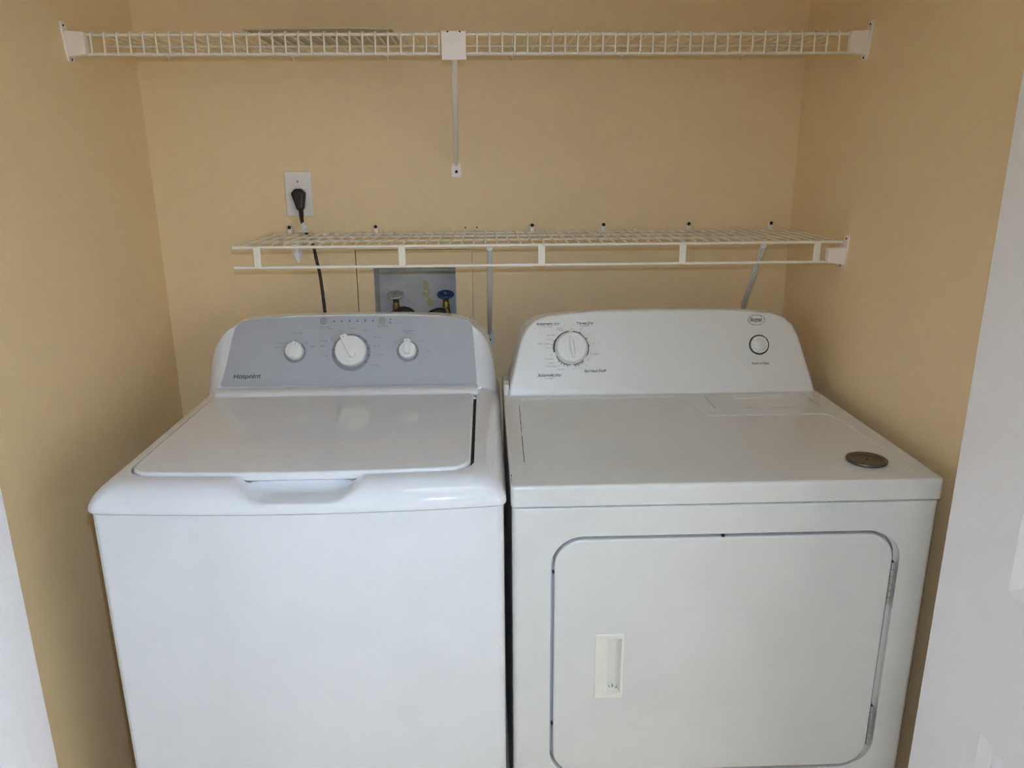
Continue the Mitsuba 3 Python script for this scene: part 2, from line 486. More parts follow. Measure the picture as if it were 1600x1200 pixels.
# the plan's front follows the slope: shear copies of the plan keep round ends higher up
ev = np.array([0, .0755, .151])
sh = np.eye(4)
sh[1, 2] = ev[1] / ev[2]
sh[1, 3] = -sh[1, 2] * 0.945
C2 = man(moved(extr(Polygon(rring(WC - .3375, WC + .3375, -0.372, -0.10, [.052, .052, .01, .01], 4, 12)).buffer(-CR), 0.4, frame((0, 0, 0.87), (1, 0, 0), (0, 1, 0))), sh))
core = A ^ B ^ C2
console = fat_hull(tri(core).vertices, CR)
part(washer, 'console', console, 'm_washer', 28)
# a rolled foot where the console runs into the deck
foot = Polygon([(-.4290, .9360), (-.4295, .9385), (-.4285, .9425), (-.4250, .9468), (-.4190, .9502), (-.4110, .9518), (-.4000, .9512), (-.3860, .9480), (-.374, .9455), (-.36, .9450), (-.36, .9360)])
part(washer, 'console_foot', extr(foot, 0.586, frame((WC - .293, 0, 0), (0, 1, 0), (0, 0, 1))), 'm_washer', 50)

WM = frame((0, -.372, .945), (1, 0, 0), (0, .0755, .151))      # panel plane: x, height along the slope, out of the panel
outer = Polygon([(-.6170, .002), (-.0270, .000), (-.0300, .05), (-.0345, .12), (-.0375, .142), (-.0450, .1525), (-.062, .1585), (-.12, .1630), (-.20, .1660), (-.318, .1672), (-.42, .1665), (-.50, .1640), (-.556, .1605), (-.578, .1550), (-.5885, .143), (-.5940, .12), (-.6060, .05)]).buffer(-.006).buffer(.006)
panel = part(washer, 'control_panel', extr(outer, 0.0012, WM), 'm_panel', 20, label='grey printed control panel')
PZ = 0.0012


def text(s, h, x, v, M, bold=False, shear=0.0, squeeze=1.0, align='c', z=PZ, depth=0.0003):
    m = meshkit.text_mesh(s, h, depth, bold)
    b = m.bounds
    v0 = np.array(m.vertices)
    v0[:, 0] = (v0[:, 0] - b[0][0]) * squeeze
    wdt = (b[1][0] - b[0][0]) * squeeze
    v0[:, 0] += shear * v0[:, 1] + x - (wdt / 2 if align == 'c' else wdt if align == 'r' else 0)
    v0[:, 1] += v
    v0[:, 2] += z
    m.vertices = v0
    m.apply_transform(M)
    return m


def dot(x, v, r, h, M, z=PZ, seg=16):
    m = lathe([(0, 0), (r, 0), (r * .85, h), (0, h)], seg)
    m.apply_translation([x, v, z])
    m.apply_transform(M)
    return m


def ring_mesh(x, v, r0, r1, h, M, z=PZ, a0=0, a1=360, taper=False):
    if a1 - a0 >= 360:
        p_ = Point(x, v).buffer(r1, quad_segs=24).difference(Point(x, v).buffer(r0, quad_segs=24))
    else:
        a = np.radians(np.linspace(a0, a1, 24))
        p_ = Polygon([(x + r1 * math.cos(t), v + r1 * math.sin(t)) for t in a] + [(x + r0 * math.cos(t), v + r0 * math.sin(t)) for t in a[::-1]])
    return extr(p_, h, M, z)


def knob(parent, x, v, R, h, M, ang, plen, pback, pw, ph, m='m_knob', mark=True, z=PZ):
    """a round knob with a raised pointer; ang in degrees clockwise from up"""
    prof = [(0, 0), (R, 0), (R * .985, h * .55)] + [(R * .965 - .003 * (1 - math.cos(a)), h - .003 + .003 * math.sin(a)) for a in np.radians(np.linspace(0, 90, 6))] + [(0, h + .0005)]
    m_ = lathe(prof, 56)
    m_.apply_translation([x, v, z])
    m_.apply_transform(M)
    k = part(parent, 'knob', m_, m, 40)
    d = np.array([math.sin(math.radians(ang)), math.cos(math.radians(ang))])
    s = np.array([d[1], -d[0]])
    rr = .0016
    pts = []
    for (t, wd, hh) in [(plen, pw / 2, ph), (-pback + pw * .3, pw / 2, ph), (-pback, pw * .28, ph)]:
        for sg in (-1, 1):
            q = np.array([x, v]) + d * t + s * (wd - rr) * sg
            q2 = np.array([x, v]) + d * (t + (.0008 if t > 0 else -.0015)) + s * (wd - rr + .0015) * sg
            pts += [(q[0], q[1], z + h + hh - rr), (q2[0], q2[1], z + h * .45)]
    part(k, 'pointer', moved(fat_hull(pts, rr, SPH1), M), m, 40)
    if mark:
        q = np.array([x, v]) + d * (plen - .004)
        mk = extr(LineString([q - d * .002, q + d * .002]).buffer(.0005), .0003, M, z + h + ph)
        part(k, 'mark', mk, 'm_print', 20)
    return k


# printed grey rings round the knobs, with darker tick marks
RINGS = [(-.4489, .0815, .0255), (-.3190, .0795, .0445), (-.1876, .0800, .0255)]
for i, (x, v, r1) in enumerate(RINGS):
    kr = part(panel, 'knob_ring', ring_mesh(x, v, r1 * .5, r1, .0003, WM), 'm_ring', 20)
TICKS = [[-70, -48, 12, 35, 62], [-103, -80, -56, -30, -2, 25, 52, 78, 100, 124], [-50, 0, 40, 88, 112, 136]]
tk = []
for (x, v, r1), an in zip(RINGS, TICKS):
    for a in np.radians(an):
        d = np.array([math.sin(a), math.cos(a)])
        q = np.array([x, v]) + d * (r1 - .0035)
        tk.append(extr(LineString([q - d * .0022, q + d * .0022]).buffer(.0011, quad_segs=2), .0003, WM, PZ + .0003))
part(panel, 'tick_marks', cat(*tk), 'm_print', 20, kind='stuff')
knob(washer, -.4489, .0830, .0205, .016, WM, 20, .0185, .0165, .0165, .0045)
knob(washer, -.3190, .0815, .0372, .015, WM, -25, .0375, .0175, .0150, .0085)
knob(washer, -.1876, .0815, .0205, .015, WM, 0, .0225, .0105, .0135, .0075)
for (x, v) in [(-.3840, .1555), (-.2480, .1545)]:
    part(washer, 'button', moved(lathe([(0, 0), (.0090, 0), (.0088, .0016), (.008, .0022), (0, .0018)], 32), WM @ np.array([[1, 0, 0, x], [0, 1, 0, v], [0, 0, 1, PZ], [0, 0, 0, 1]])), 'm_button', 40, label='round grey push button')
for i in range(6):
    part(washer, 'indicator_light', dot(-.3601 + .0182 * i, .1542, .0017, .0005, WM), 'm_led', 20)
for v in (.1580, .1505):
    part(washer, 'indicator_light', dot(-.2281, v, .0015, .0005, WM), 'm_led', 20)
TXT = [('Load Size', .0036, -.4443, .1275), ('Temperature', .0036, -.1850, .1290), ('(Cold Rinse)', .0027, -.1850, .1240),
       ('Deep Rinse', .0034, -.3820, .1415), ('(For Fabric Softener)', .0026, -.3800, .1370), ('Start/Pause', .0034, -.2470, .1425), ('Hold to Cancel', .0026, -.2470, .1380),
       ('Regular', .0036, -.3160, .1375), ('Heavy', .0030, -.3440, .1320), ('Light', .0030, -.2870, .1320), ('Light', .0028, -.3650, .1140),
       ('Casuals', .0030, -.3830, .1070), ('Medium', .0030, -.3840, .0950), ('Heavy', .0030, -.3800, .0730), ('Delicates', .0030, -.2600, .1150), ('Normal', .0030, -.2590, .0940),
       ('Quick Wash', .0030, -.2540, .0720), ('Drain & Spin', .0034, -.2633, .0480),
       ('Small', .0028, -.4880, .0930), ('Medium', .0028, -.4800, .1040), ('Large', .0028, -.4490, .1100), ('Super', .0028, -.4230, .1040), ('Precise', .0026, -.4080, .0950), ('Fill', .0026, -.4100, .0905),
       ('Tap', .0026, -.2180, .1050), ('Cold', .0026, -.2180, .1005), ('Cold', .0028, -.1860, .1120), ('Cool', .0028, -.1550, .1040), ('Colors', .0028, -.1430, .0800), ('Warm', .0028, -.1460, .0660), ('Hot', .0028, -.1580, .0540),
       ('Fill', .0024, -.3419, .1590), ('Soak', .0024, -.3237, .1590), ('Wash', .0024, -.3055, .1590), ('Rinse', .0024, -.2873, .1590), ('Spin', .0024, -.2691, .1590), ('Start', .0024, -.2170, .1568), ('Lid Locked', .0024, -.2110, .1490)]
part(panel, 'printed_lettering', cat(*[text(s, h, x, v - h * .4, WM) for s, h, x, v in TXT]), 'm_print_faint', 20)
part(panel, 'printed_name', text('Hotpoint', .0092, -.5565, .0215, WM, bold=True, shear=.12, squeeze=1.22, depth=.0005), 'm_brand', 20)

# ------------------------------------------------------------------ dryer
DX0, DX1, DC = 0.034, 0.771, 0.4025
DZ = 0.9202
dryer = thing('clothes_dryer', 'off-white front-loading clothes dryer with one dial and a push button, right of the washing machine', 'dryer')
cab = man(slab(DX0 + .002, DX1 - .002, -0.9055, -0.21, 0.0, 0.8785, [.010, .010, .006, .006], .004, 6))
dpoly = rrect(0.1085, 0.7005, 0.335, 0.8185, 0.050, 14)
# the stamped recess round the door
rec = extr(dpoly.buffer(.0058), 0.04, frame((0, -0.8790, 0), (1, 0, 0), (0, 0, 1)))
rec_r = extr(rrect(0.60, 0.7135, 0.335, 0.8185, 0.050, 14), 0.02, frame((0, -0.8965, 0), (1, 0, 0), (0, 0, 1)))
cab = cab - man(rec) - man(rec_r)
part(dryer, 'cabinet', cab, 'm_dryer', 30)
top = man(slab(DX0, DX1, -0.909, -0.205, 0.8808, DZ, [.008, .008, .006, .006], .006, 10, bottom=.004))
# pressed work surface: a shallow tray with a stepped corner round the lint screen
tray = Polygon([(.0665, -.41), (.0605, -.885), (.737, -.885), (.7335, -.60), (.726, -.566), (.712, -.5505), (.480, -.5530), (.4625, -.5430), (.4540, -.50), (.4480, -.44), (.440, -.41)])
tray = tray.buffer(-.012).buffer(.012, quad_segs=8)
for ins, dep in [(0, .0005), (.0012, .0010), (.0024, .0015), (.004, .0019)]:
    top = top - man(extr(tray.buffer(-ins), 0.02, frame((0, 0, DZ - dep), (1, 0, 0), (0, 1, 0))))
hatch_hole = rrect(.4940, .7275, -.5085, -.41, .003)
top = top - man(extr(hatch_hole, .03, frame((0, 0, DZ - .004), (1, 0, 0), (0, 1, 0))))
part(dryer, 'top_panel', top, 'm_dryer', 20)
sc_ = [tube(spline([(.0668, -.470, DZ + .0002), (.0655, -.560, DZ + .0001), (.0645, -.640, DZ + .0001)], 10), .00045, 6), tube([(.0640, -.665, DZ + .0001), (.0625, -.760, DZ + .0001), (.0622, -.800, DZ + .0001)], .0006, 6),
       tube([(.0376, -.855, DZ - .0008), (.0372, -.880, DZ - .0012), (.0372, -.897, DZ - .0016)], .0006, 6)]
part(dryer, 'scuff', cat(*sc_), 'm_dark', 30, label='dark scuff line along the left edge of the top')
hk = part(dryer, 'lint_screen_cover', slab(.4955, .7260, -.5070, -.411, DZ - .0038, DZ + .0004, .003, .001, 4), 'm_dryer', 30)
part(hk, 'finger_lip', slab(.5594, .6716, -.440, -.413, DZ + .0002, DZ + .0022, .003, .0015, 4), 'm_dryer_plastic', 30)

# console
dp = [(0, 1.1065), (.15, 1.1045), (.22, 1.100), (.265, 1.0945), (.295, 1.0855), (.3145, 1.068), (.327, 1.043), (.3385, .998), (.345, .972), (.3605, .919)]
CR = 0.007
dprof = np.array(Polygon([(DC + x, z) for x, z in dp] + [(DC - x, z) for x, z in reversed(dp[1:])]).buffer(-CR).exterior.coords)
A = hull([(x, -.41, z) for x, z in dprof] + [(DC + (x - DC) * .988, -.20, z) for x, z in dprof])
B = man(extr(Polygon([(-.397, .9195), (-.3275, 1.1005), (-.3225, 1.1080), (-.310, 1.1065), (-.225, 1.05), (-.215, .9195)]).buffer(-CR), 2.0, frame((-1, 0, 0), (0, 1, 0), (0, 0, 1))))
core = A ^ B
core = tri(core)
core.vertices[:, 2] = np.where(core.vertices[:, 2] < .93, .9205 + CR * .3, core.vertices[:, 2])
dcon = fat_hull(core.vertices, CR)
dcon = dcon.trim_by_plane([0, 0, 1], DZ - .001)
part(dryer, 'console', dcon, 'm_dryer_plastic', 28)
part(dryer, 'console_bracket', rbox(.0355, .047, -.385, -.345, DZ - .001, DZ + .026, .002), 'm_cream', 30)
part(dryer, 'console_bracket', rbox(.7605, .769, -.36, -.30, DZ - .001, DZ + .012, .002), 'm_cream', 30)
part(dryer, 'screw', moved(lathe([(0, 0), (.003, 0), (.003, .003), (0, .004)], 16), frame((.7425, -.34, .985), (0, 1, 0), (0, 0, 1))), 'm_dark', 30)
DM = frame((0, -.397, .9195), (1, 0, 0), (0, .0685, .1775))
face = Polygon([(.075, .018), (.73, .018), (.705, .135), (.69, .165), (.64, .176), (.16, .174), (.118, .165), (.098, .14)]).buffer(-.02).buffer(.02, quad_segs=8)
part(dryer, 'label_panel', extr(face, .0006, DM), 'm_dryer_plastic', 20)
DPZ = .0006
KX, KV = .1928, .1115
part(dryer, 'dial_ring', cat(ring_mesh(KX, KV, .0372, .0412, .0004, DM, DPZ, 96, 148), ring_mesh(KX, KV, .0372, .0422, .0004, DM, DPZ, 148, 192), ring_mesh(KX, KV, .0372, .0412, .0004, DM, DPZ, -26, 84),
                             ring_mesh(KX, KV, .0372, .0402, .0004, DM, DPZ, 206, 266), ring_mesh(KX, KV, .0372, .0402, .0004, DM, DPZ, 276, 316)), 'm_ink', 20, label='dark grey broken ring printed round the dial')
dk = []
for a in [168, 178, 156, 226, 236, 246, 256, 283, 292, 301, 309, 60, 32, 8]:
    a_ = math.radians(a)
    dk.append(dot(KX + .0425 * math.cos(a_), KV + .0425 * math.sin(a_), .0020, .0004, DM, DPZ, 12))
part(dryer, 'tick_marks', cat(*dk), 'm_ink_faint', 20, kind='stuff')
prof = [(0, 0), (.0385, 0), (.0385, .004), (.0365, .006), (.0352, .016)] + [(.0348 - .004 * (1 - math.cos(a)), .016 + .004 * math.sin(a)) for a in np.radians(np.linspace(0, 90, 7))] + [(0, .0205)]
dial = part(dryer, 'dial', moved(lathe(prof, 64), DM @ np.array([[1, 0, 0, KX], [0, 1, 0, KV], [0, 0, 1, DPZ], [0, 0, 0, 1]])), 'm_knob', 40)
g = []
ga = math.radians(-8)
gd, gs = np.array([math.sin(ga), math.cos(ga)]), np.array([math.cos(ga), -math.sin(ga)])
for t in np.linspace(-1, 1, 13):
    wd = .0062 * (1 - t * t) + .0012
    for sg in (-1, 1):
        for (zz, kk) in ((.0195, 1.0), (.0245, .42)):
            q = np.array([KX, KV]) + gd * t * (.0275 if zz < .02 else .0245) + gs * wd * sg * kk
            g.append((q[0], q[1], DPZ + zz + (.0015 * (1 - t * t) if zz > .02 else 0)))
part(dial, 'grip', moved(hull(g), DM), 'm_knob', 40)
BXC, BVC = .6335, .1135
BM = DM @ np.array([[1, 0, 0, BXC], [0, 1, 0, BVC], [0, 0, 1, DPZ], [0, 0, 0, 1]])
sb = part(dryer, 'start_button', moved(lathe([(0, 0), (.0202, 0), (.0200, .004), (.0185, .0055), (.0165, .005), (.0150, .0062), (.0135, .0085), (.0080, .0105), (0, .0112)], 48), BM), 'm_knob', 40, label='round white push-to-start button')
part(sb, 'ring', moved(lathe([(.0200, 0), (.0238, 0), (.0234, .0012), (.0203, .0012), (.0200, 0)], 48), BM), 'm_ink', 40, label='dark grey ring')
# badge: oval with the maker's name
ov = np.array([(math.cos(t), math.sin(t)) for t in np.linspace(0, 2 * math.pi, 64, endpoint=False)])
LXc, LVc = .6298, .1720
o1 = Polygon(ov * [.0200, .0125] + [LXc, LVc])
o2 = Polygon(ov * [.0190, .0116] + [LXc, LVc])
bd = part(dryer, 'badge', extr(o1.difference(o2), .0004, DM, DPZ), 'm_ink', 20)
part(bd, 'printed_name', text('Roper', .0098, LXc, LVc - .0040, DM, bold=True, squeeze=.78, z=DPZ), 'm_ink', 20)
DT = [('Automatic Dry', .0060, .1392, .1690, 1.05), ('Timed Dry', .0060, .2260, .1695, 1.05), ('No Heat Fluff', .0060, .2472, .0575, 1.05), ('Automatic Dry', .0060, .1405, .0490, 1.05), ('Push to Start', .0050, .6345, .0695, 1.05)]
part(dryer, 'printed_titles', cat(*[text(s, h, x, v - h * .45, DM, bold=True, shear=.22, squeeze=.98, z=DPZ) for s, h, x, v, _ in DT]), 'm_ink', 20)
DS = [('High Heat', .0036, .1385, .1630, 'c'), ('High Heat', .0036, .2250, .1635, 'c'), ('Low Heat', .0036, .1392, .0420, 'c'), ('Wrinkle', .0034, .1660, .1590, 'c'), ('Prevent', .0034, .1670, .1540, 'c'), ('Off', .0032, .1941, .1565, 'c'),
      ('Cool Down', .0032, .1560, .1430, 'r'), ('Less Dry', .0032, .1500, .1330, 'r'), ('Energy Preferred', .0032, .1465, .1222, 'r'), ('Very Dry', .0032, .1460, .1125, 'r'), ('Off', .0032, .1490, .0965, 'r'),
      ('Cool Down', .0032, .1510, .0870, 'r'), ('Less Dry', .0032, .1560, .0775, 'r'), ('Energy Preferred', .0032, .1640, .0700, 'r'), ('Very Dry', .0032, .1760, .0625, 'r'), ('Off', .0032, .1965, .0620, 'c'),
      ('60', .0032, .2165, .1560, 'c'), ('40', .0032, .2350, .1420, 'c'), ('20', .0032, .2440, .1210, 'c'), ('Cool Down', .0032, .2375, .0970, 'l'), ('Off', .0032, .2320, .0835, 'c'), ('20', .0032, .2270, .0710, 'c'), ('10', .0032, .2160, .0640, 'c')]
part(dryer, 'printed_lettering', cat(*[text(s, h, x, v - h * .45, DM, shear=.1, squeeze=.9, align=al, z=DPZ) for s, h, x, v, al in DS]), 'm_ink_faint', 20)

# door
pocket_y = -0.909
dslab = extr(dpoly, 1.0, FRONT)                       # outline only, for the rounded slab below
rings = []
ins_z = [(0, -.8800), (0, -.9035)] + [(.004 * (1 - math.cos(a)), -.9035 - .004 * math.sin(a)) for a in np.radians(np.linspace(10, 90, 7))]
for ins, y in ins_z:
    q = rring(.1085 + ins, .7005 - ins, .335 + ins, .8185 - ins, .050 - ins, 6, 14)
    rings.append(np.column_stack([q[:, 0], np.full(len(q), y), q[:, 1]]))
dmesh = loft(rings)
hx0, hx1, hz0, hz1 = .1822, .2345, .4990, .6330
handle_hole = cbox(hx0 + .001, hx1 - .001, -.93, -.8975, hz0 + .001, hz1 - .001)
dm_ = man(dmesh)
if dm_.volume() < 0:
    dmesh.invert()
    dm_ = man(dmesh)
ddoor = part(dryer, 'door', dm_ - handle_hole, 'm_dryer', 30)
hbody = rbox(hx0, hx1, -.9095, -.8960, hz0, hz1, .0025)
hpocket = hull([(x, -.9105, z) for x in (.2055, .2300) for z in (.5085, .6245)] + [(x, -.8975, z) for x in (.2075, .2270) for z in (.5115, .6215)])
hbody = hbody - hpocket
hbody = hbody - hull([(x, -.9105, z) for x in (.1960, .2070) for z in (.5085, .6245)] + [(x, -.9065, z) for x in (.2045, .2075) for z in (.5105, .6225)])
dh = part(ddoor, 'handle', hbody, 'm_cream', 25, label='cream recessed pull handle')
rng = np.random.default_rng(4)
ws = []
for i in range(9):
    x = .2085 + .017 * rng.random()
    z = .5125 + .007 * rng.random()
    ws.append(tube([(x, -.8990, z), (x + .002 * (rng.random() - .5), -.9000, z + .003 * rng.random()), (x + .004 * (rng.random() - .5), -.8985, z + .005 * rng.random())], .0004, 5))
part(dh, 'lint', cat(*ws), 'm_print', 30, kind='stuff')
part(ddoor, 'latch_clip', rbox(.3965, .4015, -.9065, -.900, .8182, .8226, .001), 'm_dark', 30)
part(ddoor, 'latch_clip', rbox(.1050, .1085, -.9050, -.898, .7545, .7585, .001), 'm_dark', 30)
part(ddoor, 'latch_clip', rbox(.1050, .1085, -.9050, -.898, .4420, .4460, .001), 'm_dark', 30)


def hinge(z0, z1):
    n = 6
    L = (z1 - z0) / n
    plate = rbox(.7005, .7062, -.9052, -.8965, z0 + .002, z1 - .001, .0006)
    k = part(dryer, 'hinge', cat(plate, rbox(.6985, .7015, -.9060, -.8965, z0, z1 - .004, .0006)), 'm_dark', 30, label='steel door hinge')
    for i in range(n):
        a = z0 + i * L
        part(k, 'knuckle', moved(lathe([(0, 0), (.0028, 0), (.0032, .0006), (.0032, L - .0018), (.0028, L - .0012), (0, L - .0012)], 16), frame((.7034, -.9058, a), (1, 0, 0), (0, 1, 0))), 'm_steel', 40)


hinge(.6800, .7630)
hinge(.3790, .4640)

# metal disc lying on the dryer
disc = thing('metal_disc', 'shallow round brownish metal disc with a hole in its middle, lying on the dryer top', 'disc')
DO = frame((.6765, -.8225, DZ - .0019), (1, 0, 0), (0, 1, 0))
tilt = trimesh.transformations.rotation_matrix(math.radians(2.0), [1, 0, 0])
part(disc, 'plate', moved(lathe([(.0028, .0042), (.0255, .0042), (.0275, .0062), (.0325, .0068), (.0348, .0058), (.0354, .0040), (.0346, .0024), (.0300, .0006), (.0100, .0004), (.0028, .0006), (.0028, .0042)], 72), DO), 'm_disc', 35)
part(disc, 'hole', moved(lathe([(0, 0), (.0028, 0), (.0028, .0036), (0, .0036)], 24), DO @ np.array([[1, 0, 0, 0], [0, 1, 0, 0], [0, 0, 1, .0003], [0, 0, 0, 1]])), 'm_dark', 30)

# ------------------------------------------------------------------ upper wire shelf
SP = 0.0266
up = thing('wire_shelf', 'long white wire shelf near the top, spanning from wall to wall', 'shelf')
UZ, UY = 1.6985, -0.3325
for (y, z) in [(UY, UZ), (UY, 1.6612), (-.165, UZ), (-.016, UZ)]:
    xa, xb = (-.842, .800) if y < -.3 else (-.855, .814)
    part(up, 'rail', tube([(xa, y, z), (xb, y, z)], .0035 if y < -.3 else .003, 12), 'm_vinyl', 50)
arc = [(0, UY + .010 - .010 * math.sin(a) - .0058 * 0 - .0056, UZ + .0054 - .006 * (1 - math.cos(a))) for a in np.radians(np.linspace(0, 90, 5))]
uw = mikit.ply(tube([(0, -.012, UZ + .0054), (0, -.2, UZ + .0054)] + arc + [(0, UY - .0056, 1.6612 + .002), (0, UY - .0050, 1.6595)], .0023, 8), 'm_vinyl', smooth=50)
x = -.8115
while x < .785:
    if not (-.0875 < x < -.0365):
        share(up, 'wire', uw, (x, 0, 0))
    x += SP


def end_bracket(parent, wall_x, sgn, zlo, zhi, y, btop=None):
    """moulded bracket on a side wall; sgn +1: it reaches towards +x"""
    X = lambda d: wall_x + sgn * d
    btop = zhi + .0045 if btop is None else btop
    xs = sorted([X(0.0003), X(.0038)])
    ear = Polygon([(y - .023, zhi + .0235), (y - .010, zhi + .0245), (y + .006, zhi + .008), (y + .014, zhi), (y + .016, zlo), (y + .012, zlo - .0145), (y - .008, zlo - .0145), (y - .013, zlo - .006)]).buffer(-.002).buffer(.002)
    plate = extr(ear, .0035, frame((xs[0], 0, 0), (0, 1, 0), (0, 0, 1)))
    yf = y - .0115
    body = fat_hull([(X(.004), yf + a, z) for a in (0, .016) for z in (zlo - .0045, btop)] + [(X(.016), yf + a, z) for a in (0, .016) for z in (zlo - .0015, btop - .0010)] + [(X(.040), yf + a, z) for a in (0, .014) for z in (zlo + .0005, btop - .0015)], .0018, SPH1)
    k = part(parent, 'end_bracket', cat(plate, body), 'm_bracket', 30, label='white plastic end bracket')
    for (yy, zz) in [(y - .013, zhi + .0165), (y + .003, zlo - .0100)]:
        part(k, 'screw', moved(lathe([(0, 0), (.0022, 0), (.0022, .001), (0, .0014)], 12), frame((X(.0038), yy, zz), (0, 1, 0), (0, 0, 1)) if sgn > 0 else frame((X(.0038), yy, zz), (0, -1, 0), (0, 0, 1))), 'm_dark', 30)
    return k


end_bracket(up, XL, 1, 1.6612, UZ, UY)
end_bracket(up, XR, -1, 1.6612, UZ, UY)
# joiner plate in the middle with the brace below it
jp = rbox(-.0882, -.0362, UY - .0115, UY - .0065, 1.6472, 1.7045, .0018)
jn = jp + rbox(-.0882, -.0362, UY - .010, UY + .012, 1.7015, 1.7050, .0012)
jk = part(up, 'joiner_plate', jn, 'm_bracket', 30, label='white joiner plate over the shelf front')
part(jk, 'screw', moved(lathe([(0, 0), (.0045, 0), (.0048, .0008), (.004, .0014), (.0012, .0014), (.0010, .0006), (0, .0006)], 24), frame((-.0617, UY - .0113, 1.6825), (1, 0, 0), (0, 0, 1))), 'm_bracket', 40)
for hx in (-.0745, -.0490):
    part(jk, 'hole', moved(lathe([(0, 0), (.002, 0), (.002, .0006), (0, .0006)], 12), frame((hx, UY - .0113, 1.7022), (1, 0, 0), (0, 0, 1))), 'm_dark', 30)


def brace(parent, x0, z0, y0, x1, z1, m, r=.0066, foot=True):
    p0, p1 = np.array([x0, y0, z0]), np.array([x1, -.0075, z1 + .016])
    mid = [p0 + (p1 - p0) * t for t in np.linspace(0, 1, 8)]
    k = part(parent, 'brace', tube(mid, [r] * 6 + [r * .95, r * .8], 14), m, 50)
    fp = Polygon([(x1 - .0125, z1 - .0175), (x1 + .0125, z1 - .0175), (x1 + .0130, z1 + .008), (x1 + .0070, z1 + .0235), (x1 - .0070, z1 + .0235), (x1 - .0130, z1 + .008)]).buffer(-.003).buffer(.003)
    part(k, 'foot_plate', extr(fp, .004, frame((0, -.0003, 0), (1, 0, 0), (0, 0, 1))), m if m != 'm_brace' else m, 30)
    part(k, 'screw', moved(lathe([(0, 0), (.0038, 0), (.0038, .0012), (.002, .0018), (0, .0014)], 16), frame((x1, -.0042, z1 - .0030), (1, 0, 0), (0, 0, 1))), 'm_dark', 30)
    return k


brace(up, -.0622, 1.662, UY + .004, -.0755, 1.4200, 'm_bracket')
clip_mesh = cat(rbox(-.0045, .0045, -.020, -.0003, -.0035, .0115, .0015, False), tube([(0, -.012, -.001), (0, -.015, -.006), (0, -.013, -.010), (0, -.006, -.011)], .0022, 8))
uc = mikit.ply(clip_mesh, 'm_bracket', smooth=40)
for cx in (-.7776, -.4728, -.2386, .0716, .3474, .6536):
    share(up, 'wall_clip', uc, (cx, 0, UZ - .002))

# thin sheet lying on the upper shelf
sheet = thing('flat_sheet', 'thin greyish flat sheet lying on the left half of the upper wire shelf', 'sheet')
sm = trimesh.creation.box(extents=[.31, .24, .0030]).subdivide().subdivide().subdivide()
v = np.array(sm.vertices)
v[:, 2] += .0022 * np.sin(v[:, 0] * 14 + 1) * (v[:, 1] < 0) * np.clip(-v[:, 1] / .12, 0, 1) + .002 * np.clip(-v[:, 1] / .12, 0, 1) + .0015 * np.clip(-v[:, 0] / .15, 0, 1)
v += [-.347, -.205, UZ + .0054 + .0023 + .0018]
sm.vertices = v
scene[sheet] = mikit.ply(sm, 'm_sheet', smooth=35)

# ------------------------------------------------------------------ lower wire shelf
lo = thing('wire_shelf', 'short white wire shelf just above the dryer and washing machine consoles', 'shelf')
LZ, LY_, LB = 1.2595, -0.3325, 1.2145
LX0, LX1 = -.567, .812
for (y, z, r) in [(LY_, LZ, .0036), (LY_, LB, .0036), (-.205, LZ, .003), (-.10, LZ, .003), (-.016, LZ, .003)]:
    part(lo, 'rail', tube([(LX0, y, z), ((.816 if z == LZ else .792) if y < -.3 else LX1, y, z)], r, 12), 'm_vinyl', 50)
lw = mikit.ply(tube([(0, -.012, LZ + .0048), (0, -.16, LZ + .0048), (0, -.325, LZ + .0048), (0, LY_ - .0005, LZ + .0042), (0, LY_ - .0035, LZ + .002)], .0022, 8), 'm_vinyl', smooth=50)
x = LX0 + .006
while x < LX1:
    share(lo, 'wire', lw, (x, 0, 0))
    x += SP
for sx in (-.5141, -.1910, .1246, .4469, .7568):
    part(lo, 'strut', rbox(sx - .0080, sx + .0080, LY_ - .0055, LY_ - .0025, LB - .001, LZ + .001, .001), 'm_vinyl', 30)
end_bracket(lo, XR, -1, LB, LZ - .008, LY_, 1.2455)
brace(lo, .0070, 1.252, LY_ + .002, .0050, .9700, 'm_brace')
brace(lo, .6342, 1.252, LY_ + .002, .6900, .9700, 'm_brace')
lc = mikit.ply(rbox(-.0065, .0065, -.013, -.0003, -.012, .010, .003, True), 'm_vinyl', smooth=40)
sc = mikit.ply(moved(lathe([(0, 0), (.0046, 0), (.0047, .0008), (.0034, .0018), (0, .0020)], 16), FRONT), 'm_dark', smooth=40)
for cx in (-.5179, -.2921, .1220, .3129, .5416, .7645):
    k = share(lo, 'wall_clip', lc, (cx, 0, 1.2715))
    share(k, 'screw', sc, (cx, -.0128, 1.2785))

part(lo, 'tape', tube([(.045, LY_, LB), (.104, LY_, LB)], .0042, 14), 'm_plate', 50, label='white tape round the lower front rail')
for z in (LZ, LB):
    part(lo, 'end_cap', tube([(LX0 - .002, LY_, z), (LX0, LY_, z), (LX0 + .010, LY_, z)], [.0034, .0043, .0043], 14), 'm_plate', 50)

